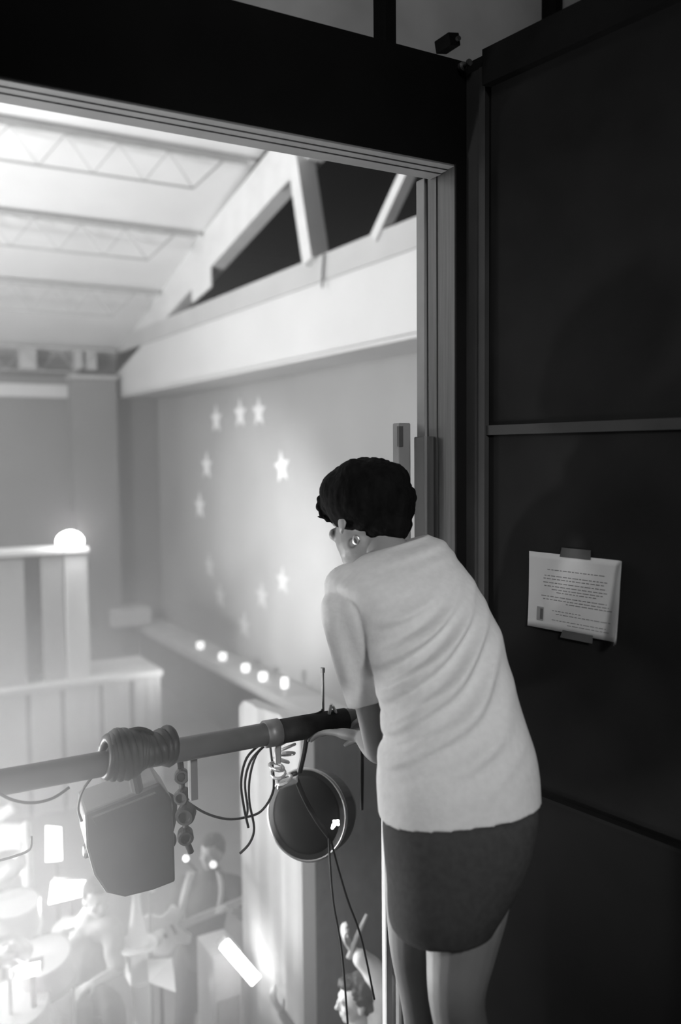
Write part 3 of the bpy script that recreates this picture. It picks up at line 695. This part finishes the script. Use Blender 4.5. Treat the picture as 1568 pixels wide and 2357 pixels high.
loft(bm, [(874, 1878, 1243, 1836, 2.16, .165), (872, 1862, 1242, 1824, 2.165, .165), (868, 1800, 1239, 1790, 2.18, .165), (872, 1740, 1229, 1738, 2.20, .16), (882, 1680, 1210, 1670, 2.22, .155), (872, 1615, 1190, 1600, 2.25, .155),
          (858, 1545, 1170, 1530, 2.28, .155), (835, 1465, 1150, 1457, 2.32, .155), (805, 1395, 1120, 1388, 2.36, .15), (768, 1350, 1088, 1332, 2.39, .145), (792, 1314, 1056, 1290, 2.42, .13), (824, 1286, 1025, 1250, 2.44, .10), (846, 1272, 985, 1230, 2.45, .07)],
     seg=160, fold=folds, sub=14)
def sfold(p, n):
    q = p-at(895, 1480, 2.35); return .006*math.sin(q.dot(RT)*75+q.dot(UP)*22)+.003*noise.noise(p*12)
loft(bm, [(785, 1322, 880, 1312, 2.41, .06), (752, 1365, 885, 1360, 2.39, .082), (744, 1408, 893, 1410, 2.37, .088), (752, 1465, 897, 1480, 2.37, .085), (770, 1530, 893, 1545, 2.385, .08), (795, 1600, 888, 1585, 2.41, .073), (803, 1625, 886, 1602, 2.42, .07)], seg=80, fold=sfold, sub=10)
ell(bm, at(812, 1352, 2.40), V((.076, .085, .066)), None, 20, 14)
loft(bm, [(860, 1340, 940, 1330, 2.58, .06), (860, 1420, 960, 1410, 2.62, .07), (880, 1520, 965, 1520, 2.66, .065)], seg=40)
ob('t_shirt', fuse(bm, .005, 2), M['shirt'], W, smooth=True)
# shorts / skirt
bm = NB()
def kf(p, n): return .004*noise.noise(p*8)
loft(bm, [(900, 1825, 1215, 1805, 2.17, .12), (896, 1852, 1222, 1832, 2.165, .135), (880, 1885, 1234, 1862, 2.15, .155), (884, 1950, 1226, 1930, 2.14, .165), (890, 2020, 1205, 1995, 2.13, .165), (893, 2080, 1172, 2055, 2.12, .16), (900, 2118, 1145, 2098, 2.12, .155), (915, 2130, 1138, 2112, 2.12, .15)], seg=64, fold=kf, sub=6)
ob('shorts', fuse(bm, .006, 2), M['skirt'], W, smooth=True)

# ---------------- people on the stage floor
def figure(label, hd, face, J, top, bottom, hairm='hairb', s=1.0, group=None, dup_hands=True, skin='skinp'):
    """J: neck, chest, pelvis, sh, el, wr (l, r), hip, kn, an (l, r), all in the world"""
    t = thing('person', V((J['pelvis'].x, J['pelvis'].y, HZ)), label, 'person', group)
    bm = NB(); head_parts(bm, hd, face, V((0, 0, 1)), s)
    limb(bm, [V(hd)-V((0, 0, .07)), J['neck'], J['chest']], [.052, .055, .08])
    limb(bm, [J['chest'], (J['chest']+J['pelvis'])/2, J['pelvis']], [.12, .11, .12])
    for i in (0, 1):
        limb(bm, [J['chest']+V((0, 0, .04)), J['sh'][i], J['el'][i]], [.06, .052, .038]); limb(bm, [J['el'][i], J['wr'][i]], [.038, .026], sm=0)
        d = (J['wr'][i]-J['el'][i]).normalized(); hand(bm, J['wr'][i], d, V((0, 0, 1)) if abs(d.z) < .8 else V(face), .95, .5, 1 if i else -1)
        limb(bm, [J['pelvis'], J['hip'][i], J['kn'][i]], [.10, .09, .055]); limb(bm, [J['kn'][i], (J['kn'][i]*.6+J['an'][i]*.4), J['an'][i]], [.055, .052, .035])
        f = V(face); f.z = 0; f.normalize()
        limb(bm, [J['an'][i]-V((0, 0, .02)), J['an'][i]+f*.15-V((0, 0, .05))], [.035, .026], sm=0)
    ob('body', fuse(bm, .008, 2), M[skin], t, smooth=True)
    bm = NB(); 
    limb(bm, [J['neck']-V((0, 0, .03)), J['chest'], (J['chest']+J['pelvis'])/2, J['pelvis']], [.09, .15, .145, .15])
    for i in (0, 1): limb(bm, [J['chest']+V((0, 0, .06)), J['sh'][i], (J['sh'][i]+J['el'][i])/2, J['el'][i]*.9+J['sh'][i]*.1], [.09, .08, .068, .058])
    ob('shirt', fuse(bm, .01, 2, lambda p, n: .008*noise.noise(p*14)), M[top], t, smooth=True)
    bm = NB()
    for i in (0, 1): limb(bm, [J['pelvis']+V((0, 0, .02)), J['hip'][i], J['kn'][i], J['an'][i]], [.13, .11, .075, .065])
    ob('trousers', fuse(bm, .01, 2), M[bottom], t, smooth=True)
    bm = NB(); f = V(face).normalized()
    ell(bm, V(hd)-f*.028+V((0, 0, .045)), V((.088, .088, .09))*s, None, 20, 14); ell(bm, V(hd)-f*.055, V((.072, .072, .085))*s, None, 20, 14); ell(bm, V(hd)+f*.045+V((0, 0, .09)), V((.05, .05, .03))*s, None, 16, 10)
    ob('hair', fuse(bm, .007, 1, lambda p, n: .007*noise.noise(p*45)), M[hairm], t, smooth=True)
    return t
Z = V((0, 0, 1))
# guitarist
d = 6.5; g = at(487, 1962, d); gf = (-RT*.35-FW*.9); gx = V((gf.y, -gf.x, 0)).normalized()
ch = at(482, 2062, d); pv = at(462, 2190, d)
J = dict(neck=at(487, 2005, d), chest=ch, pelvis=pv, sh=(at(425, 2040, d), at(540, 2040, d-.05)), el=(at(395, 2115, d-.05), at(562, 2105, d-.15)), wr=(at(375, 2140, d-.25), at(526, 2092, d-.36)),
         hip=(at(440, 2205, d), at(486, 2205, d)), kn=(at(425, 2345, d-.05), at(480, 2345, d)), an=(at(420, 2475, d), at(482, 2475, d)))
figure('guitar player in dark clothes below the row of cable connectors', g, gf, J, 'dcloth', 'dcloth')
# guitar: body, neck, head
t = thing('electric_guitar', at(375, 2150, d-.3), 'pale electric guitar slung across the player in dark clothes', 'guitar')
a0 = at(385, 2142, d-.24); a1 = at(545, 2078, d-.38); u = (a1-a0).normalized(); n = -FW; v = n.cross(u).normalized()
bm = NB(); P = []
out = [(-.20, .02), (-.17, .12), (-.08, .155), (.0, .11), (.06, .12), (.13, .15), (.15, .10), (.11, .04), (.11, -.03), (.15, -.10), (.11, -.135), (.03, -.10), (-.06, -.15), (-.15, -.13), (-.20, -.06)]
o2 = catmull([V((x, y, 0)) for x, y in out+[out[0]]], 4)[:-1]
F1 = [bm.verts.new(a0+u*q.x+v*q.y+n*.02) for q in o2]; F2 = [bm.verts.new(a0+u*q.x+v*q.y-n*.02) for q in o2]
bm.faces.new(F1); bm.faces.new(F2[::-1])
for k in range(len(F1)): bm.faces.new((F1[k], F1[(k+1) % len(F1)], F2[(k+1) % len(F1)], F2[k]))
ob('body', bm, M['guitar'], t)
bm = NB(); obox(bm, a0+u*.38, u*.28, v*.024, n*.012); ob('neck', bm, M['neckm'], t)
bm = NB(); obox(bm, a0+u*.71, u*.07, v*.04+u*.01, n*.008); ob('headstock', bevel(bm, .004, 1), M['guitar'], t)
bm = NB(); obox(bm, a0-u*.02+n*.024, u*.01, v*.035, n*.006); obox(bm, a0+u*.06+n*.024, u*.01, v*.035, n*.006); ob('pickup', bm, M['black'], t)
for pts in (((440, 2008), (425, 2060), (413, 2118)), ((503, 2005), (510, 2045), (505, 2085))):
    bm = NB(); tube(bm, [at(x, y, d-.22) for x, y in pts], .028 if pts[0][0] == 440 else .018, seg=8, smooth=3); ob('strap', bm, M['wcloth'], t)
for x, y, dd, r, lb in ((428, 1976, 6.1, .020, 'small bright bulb to the left of the guitar player face'), (491, 1990, 6.2, .024, 'small glowing ball added for the lit face of the guitar player')):
    t = thing('clip_light_or_cheek_glow', at(x, y, dd), lb, 'light'); bm = NB(); ell(bm, at(x, y, dd), r, seg=12, rings=8); ob('bulb_or_cheek_glow', bm, M['glint'] if x < 450 else M['candle'], t)  # right hand ball is an added glow for the player's lit cheek
    ob('holder', T([at(x+4, y+6, dd+.04), at(x+25, y+30, dd+.1)], .008, seg=8), M['cable'], t)

# drummer
d = 5.9; ch = at(200, 2165, d); pv = at(185, 2290, d+.05)
J = dict(neck=at(212, 2105, d), chest=ch, pelvis=pv, sh=(at(150, 2140, d+.1), at(255, 2140, d-.1)), el=(at(125, 2215, d), at(270, 2232, d-.2)), wr=(at(150, 2150, d-.22), at(215, 2262, d-.36)),
         hip=(at(165, 2300, d), at(215, 2300, d)), kn=(at(185, 2330, d-.4), at(260, 2325, d-.4)), an=(at(190, 2490, d-.35), at(265, 2480, d-.35)))
figure('seated drummer in a pale grey top behind the bright panel', at(222, 2070, d-.03), RT*.5-FW*.7+Z*-.1, J, 'gcloth', 'dcloth', 'gcloth' if 0 else 'hairb')
t = thing('drum_throne', V((pv.x, pv.y, HZ)), 'round drum stool under the seated drummer', 'stool')
zs = pv.z-.13
ob('seat', L((pv.x, pv.y, zs), (0, 0, -1), [(0, .15), (.02, .17), (.07, .17), (.08, .15)], 24), M['can'], t)
ob('post', T([(pv.x, pv.y, zs-.07), (pv.x, pv.y, HZ+.2)], .018, seg=10), M['chrome'], t)
for k in range(3): ob('leg', T([(pv.x, pv.y, HZ+.25), (pv.x+.25*math.cos(k*2.1), pv.y+.25*math.sin(k*2.1), HZ+.01)], .01, seg=8), M['chrome'], t)
# spectators
d = 4.4; hd = at(822, 2300, d); ch = at(845, 2440, d+.02); pv = at(850, 2620, d+.02)
J = dict(neck=at(835, 2372, d), chest=ch, pelvis=pv, sh=(at(775, 2425, d-.08), at(893, 2330, d+.1)), el=(at(770, 2550, d-.1), at(872, 2262, d+.05)), wr=(at(760, 2640, d-.2), at(815, 2190, d)),
         hip=(at(825, 2650, d), at(875, 2650, d)), kn=(at(825, 2850, d), at(880, 2850, d)), an=(0, 0))
for k in ('kn',): J[k] = tuple(V((q.x, q.y, HZ+.5)) for q in J[k])
J['an'] = tuple(V((q.x, q.y, HZ+.08)) for q in J['kn'])
SP = figure('dark haired person in white shirt below the rail with one arm raised', hd, -RT*.9-FW*.15-Z*.05, J, 'wcloth', 'dcloth')
bm = NB(); limb(bm, [at(880, 2345, d+.02), at(884, 2290, d-.02), at(866, 2245, d-.02), at(832, 2205, d-.03)], [.075, .072, .062, .045]); limb(bm, [at(880, 2330, d), at(878, 2400, d), at(872, 2480, d)], [.08, .09, .1])
ob('sleeve', fuse(bm, .01, 2, lambda p, n: .008*noise.noise(p*16)), M['wcloth'], SP, smooth=True)
t = thing('drum_stick', at(812, 2170, d), 'short pale stick held up in the raised hand below the rail', 'stick')
ob('shaft', T([at(803, 2205, d-.03), at(822, 2155, d-.03), at(845, 2105, d)], [.014, .012, .008], seg=10), M['gcloth'], t)
d = 5.2; hd = at(740, 2480, d); ch = at(745, 2600, d); pv = at(745, 2740, d)
J = dict(neck=at(742, 2535, d), chest=ch, pelvis=pv, sh=(at(700, 2560, d), at(795, 2560, d)), el=(at(705, 2420, d-.05), at(815, 2660, d)), wr=(at(648, 2330, d-.1), at(810, 2740, d)),
         hip=(at(725, 2760, d), at(770, 2760, d)), kn=(0, 0), an=(0, 0))
J['kn'] = tuple(V((q.x, q.y, HZ+.45)) for q in J['hip']); J['an'] = tuple(V((q.x, q.y, HZ+.08)) for q in J['hip'])
figure('person at the bottom edge with only a raised pale forearm in view', hd, -RT*.6-FW*.5, J, 'wcloth', 'dcloth')

# ================================================================== drum kit and stage clutter at lower left
def cymbal(x, y, d, r, tilt, lab, hz=None):
    c = at(x, y, d); t = thing('cymbal', V((c.x, c.y, HZ)), lab, 'cymbal', 'cymbals of the drum kit')
    ax = (Z+tilt).normalized()
    ob('plate', L(c, ax, [(0, r), (.004, r), (.02, r*.4), (.03, r*.15), (.045, r*.1), (.05, .004)], 40), M['cym'], t, smooth=True)
    ob('stand', T([c-V((0, 0, .0)), (c.x, c.y, HZ+.3)], .012, seg=8), M['chrome'], t)
    for k in range(3): ob('leg', T([(c.x, c.y, HZ+.35), (c.x+.28*math.cos(k*2.1+.4), c.y+.28*math.sin(k*2.1+.4), HZ+.01)], .009, seg=8), M['chrome'], t)
cymbal(-12, 2008, 5.6, .20, V((-.1, -.25, 0))-RT*.25, 'thin bright cymbal tilted at the left edge under the white panel')
cymbal(20, 2190, 5.0, .13, V((.1, -.25, 0)), 'smaller cymbal low at the left edge above the bright box')
def drum(x, y, d, r, h, ax, lab, name='tom_drum'):
    c = at(x, y, d); ax = V(ax).normalized(); t = thing(name, c-ax*h, lab, 'drum', 'drums of the kit')
    ob('shell', L(c, -ax, [(.0, r), (h, r)], 36), M['shell'], t, smooth=False)
    ob('drum_head', L(c, ax, [(0, r*.98), (.004, r*.97)], 36), M['head'], t)
    for hh in (.0, h-.02): ob('hoop', L(c-ax*hh, -ax, [(-.008, r*1.0), (-.008, r*1.03), (.015, r*1.03), (.015, r*1.0)], 36, cap=False), M['chrome'], t)
    for k in range(3):
        x_, y_ = frame_of(ax); q = c-ax*h*.6+(x_*math.cos(k*2.1)+y_*math.sin(k*2.1))*r
        ob('leg', T([q, V((q.x, q.y, HZ+.01))], .008, seg=8), M['chrome'], t)
drum(32, 2079, 5.5, .15, .18, Z-FW*.15, 'drum with brightly lit oval white head at the left edge')
drum(95, 2200, 5.3, .17, .2, Z-FW*.25-RT*.1, 'second drum with pale head, right of the small low cymbal')
drum(30, 2310, 5.1, .2, .3, Z-FW*.2, 'low wide floor drum in the bottom left corner', 'floor_tom')
def panel_light(name, P, d, th, lab, stand=True, em='led'):
    Q = [at(x, y, d) for x, y in P]; c = sum(Q, V())/4; t = thing(name, V((c.x, c.y, HZ)), lab, 'light', 'bright stage light panels')
    n = (Q[1]-Q[0]).cross(Q[3]-Q[0]).normalized()
    if n.dot(FW) > 0: n = -n
    bm = NB(); hexa(bm, [q-n*th for q in Q]+[q+n*.0 for q in Q]); 
    ob('housing', bm, M['can'], t)
    bm = NB(); hexa(bm, [c+(q-c)*.96+n*.001 for q in Q]+[c+(q-c)*.96+n*.008 for q in Q]); ob('lit_face', bm, M[em], t)
    if stand:
        b = c-V((0, 0, 0))+FW*th; ob('stand', T([b, (b.x, b.y, HZ+.2)], .015, seg=8), M['cable'], t)
        for k in range(3): ob('leg', T([(b.x, b.y, HZ+.3), (b.x+.3*math.cos(k*2.1), b.y+.3*math.sin(k*2.1), HZ+.01)], .01, seg=8), M['cable'], t)
    lamp('panel_glow', 'AREA', c+n*.06, c+n*1.5, 6, .2)
    return t
panel_light('light_panel', ((106, 1984), (143, 1980), (141, 1903), (106, 1900)), 6.6, .06, 'upright glowing rectangular lamp left of the square housing')
panel_light('light_panel', ((111, 2081), (190, 2062), (212, 2025), (118, 2028)), 6.0, .06, 'glowing wedge shaped lamp beside the drummer head')
panel_light('light_panel', ((32, 2258), (93, 2240), (93, 2212), (48, 2222)), 5.0, .06, 'low glowing slanted lamp at the lower left among the drums')
# white board and bottle shape at the edge
a = at(-40, 1992, 7.2); b = at(47, 1896, 7.2)
t = thing('white_board', V(((a.x+b.x)/2, a.y, HZ)), 'square white board on a stand at the left edge', 'board')
bm = NB(); Q = [at(x, y, 7.2) for x, y in ((-60, 1998), (47, 1990), (46, 1898), (-60, 1900))]; hexa(bm, [q+FW*.04 for q in Q]+Q); ob('board', bm, M['head'], t)
q = at(0, 1950, 7.26); ob('stand', T([q, (q.x, q.y, HZ)], .02, seg=8), M['cable'], t)
c = at(62, 1985, 6.9); t = thing('white_canister', c-V((0, 0, .3)), 'bright white bottle shaped canister beside the white board', 'canister')
ob('body', L(c-V((0, 0, .3)), (0, 0, 1), [(0, .04), (.38, .042), (.42, .03), (.44, .026), (.52, .035), (.6, .036), (.62, .02)], 20), M['head'], t, smooth=True)
ob('stand', T([c-V((0, 0, .3)), V((c.x, c.y, HZ))], .03, seg=10), M['gcloth'], t)
c = at(14, 1870, 7.3); t = thing('spot_can', c, 'pale tilted tube lamp at the left edge under the pipe', 'lamp')
ob('tube', T([at(-20, 1895, 7.3), at(34, 1856, 7.3)], .045, seg=16), M['head'], t); ob('cap', T([at(32, 1858, 7.3), at(38, 1853, 7.3)], .05, seg=16), M['gcloth'], t)
ob('stand', T([at(8, 1876, 7.33), V((c.x, c.y, HZ))], .012, seg=8), M['gcloth'], t)
# white cone lamp on its box
c = at(316, 2176, 5.8)
t = thing('cone_lamp', V((c.x, c.y, c.z)), 'tall white cone standing on a white box before the guitar', 'lamp')
ob('cone', L(c, (0, 0, 1), [(0, .13), (.015, .13), (.02, .075), (.18, .04), (.33, .022), (.34, .03), (.40, .03)], 28), M['head'], t, smooth=False)
ob('tip', L(c, (0, 0, 1), [(.40, .028), (.44, .026)], 20), M['panel2'], t)
c2 = at(314, 2190, 5.8)
t = thing('white_box', V((c2.x, c2.y, HZ)), 'upright white box on a pale post under the cone', 'box')
Q0 = at(293, 2188, 5.8); Q1 = at(335, 2258, 5.8)
ob('box', bevel(B((c2.x-.06, c2.y-.06, Q1.z), (c2.x+.06, c2.y+.08, c.z-.002)), .006, 1), M['head'], t)
q = at(325, 2275, 5.8); ob('post', T([(q.x, q.y, Q1.z), (q.x+.01, q.y, HZ+.03)], [.06, .05], seg=16), M['head'], t); ob('foot', L((q.x, q.y, HZ), (0, 0, 1), [(0, .15), (.03, .15)], 20), M['gap'], t)
# music stand
t = thing('music_stand', V((at(370, 2260, 5.7).x, at(370, 2260, 5.7).y, HZ)), 'music stand holding white sheets right of the white box', 'stand')
Q = [at(x, y, dd) for x, y, dd in ((343, 2262, 5.6), (404, 2284, 5.6), (396, 2206, 5.75), (338, 2210, 5.75))]
bm = NB(); hexa(bm, [q+FW*.01 for q in Q]+[q for q in Q]); ob('desk', bm, M['head'], t)
q = at(372, 2262, 5.72); ob('post', T([q, (q.x, q.y, HZ+.02)], .014, seg=8), M['cable'], t); ob('foot', L((q.x, q.y, HZ), (0, 0, 1), [(0, .18), (.02, .17)], 20), M['cable'], t)
# mic stand near the cone
q = at(345, 2060, 6.0); t = thing('microphone_stand', V((q.x, q.y, HZ)), 'microphone on thin stand just left of the guitar player', 'microphone')
ob('pole', T([(q.x, q.y, HZ+.02), (q.x, q.y, q.z)], .010, seg=8), M['gcloth'], t); ob('boom', T([q, at(352, 2042, 5.9)], .010, seg=8), M['gcloth'], t)
bm = NB(); tube(bm, [at(350, 2046, 5.9), at(357, 2032, 5.9)], .022, seg=12, dome=True); ob('microphone', bm, M['head'], t, smooth=True); ob('foot', L((q.x, q.y, HZ), (0, 0, 1), [(0, .15), (.02, .14)], 20), M['cable'], t)
# glowing tube leaning, and pale amplifier under it
a = at(516, 2172, 5.6); b = at(590, 2258, 5.5)
t = thing('tube_light', b, 'glowing white tube light leaning diagonally at the foot of the pillar', 'light')
ob('tube', T([a, b], .038, seg=16), M['ledt'], t); ob('end_cap', T([a-(b-a).normalized()*.04, a], .03, seg=16), M['head'], t)
lamp('tube_glow', 'AREA', (a+b)/2-FW*.15, (a+b)/2-FW*1.5-RT*1.0, 4, .2)
t = thing('amplifier', V((at(525, 2300, 5.75).x, at(525, 2300, 5.75).y, HZ)), 'pale upright amplifier cabinet under the leaning tube light', 'amplifier')
q0 = at(484, 2195, 5.8); q1 = at(565, 2195, 5.8)
bm = NB(); box(bm, (q0.x, q0.y-.05, HZ), (q1.x, q0.y+.25, q0.z)); ob('cabinet', bevel(bm, .015, 2), M['wcloth'], t)
q = at(525, 2260, 5.6); bm = NB(); box(bm, (q0.x+.02, q0.y-.062, HZ+.1), (q1.x-.02, q0.y-.05, q0.z-.3)); ob('grille', bm, M['gcloth'], t)

# ================================================================== haze in the hall
hz = bpy.data.materials.new('stage_haze'); hz.use_nodes = True; nt = hz.node_tree; nt.nodes.clear()
o_ = nt.nodes.new('ShaderNodeOutputMaterial'); vs = nt.nodes.new('ShaderNodeVolumeScatter'); vs.inputs['Anisotropy'].default_value = .35
gm = nt.nodes.new('ShaderNodeNewGeometry'); ds = nt.nodes.new('ShaderNodeVectorMath'); ds.operation = 'DISTANCE'; ds.inputs[1].default_value = (.15, 2.35, .68)
mr = nt.nodes.new('ShaderNodeMapRange'); mr.interpolation_type = 'SMOOTHSTEP'; mr.inputs['From Min'].default_value = .15; mr.inputs['From Max'].default_value = .92
mr.inputs['To Min'].default_value = .6; mr.inputs['To Max'].default_value = .033
nt.links.new(gm.outputs['Position'], ds.inputs[0]); nt.links.new(ds.outputs['Value'], mr.inputs['Value']); nt.links.new(mr.outputs[0], vs.inputs['Density'])
nt.links.new(vs.outputs[0], o_.inputs['Volume'])
ob('haze', B((-7.9, 2.42, HZ+.01), (4.9, YF-.1, 3.4)), hz, label='thin stage smoke filling the hall beyond the opening', cat='haze', kind='stuff')
h2 = hz.copy(); h2.name = 'near_haze'; m1 = nt.nodes['Map Range']; m1.inputs['From Max'].default_value = 2.6; m1.inputs['From Min'].default_value = .3; m1.inputs['To Min'].default_value = .24; m1.inputs['To Max'].default_value = .04
ds.inputs[1].default_value = (.5, 3.1, -.1); vs.inputs['Anisotropy'].default_value = .4
h2.node_tree.nodes['Map Range'].inputs['To Min'].default_value = 1.2; h2.node_tree.nodes['Volume Scatter'].inputs['Anisotropy'].default_value = .5; h2.node_tree.nodes['Map Range'].inputs['To Max'].default_value = 0
ob('haze', B((-1.5, 1.4, FZ+.01), (1.3, 2.419, 1.6)), h2, label='smoke drifting in through the lower left of the opening', cat='haze', kind='stuff')
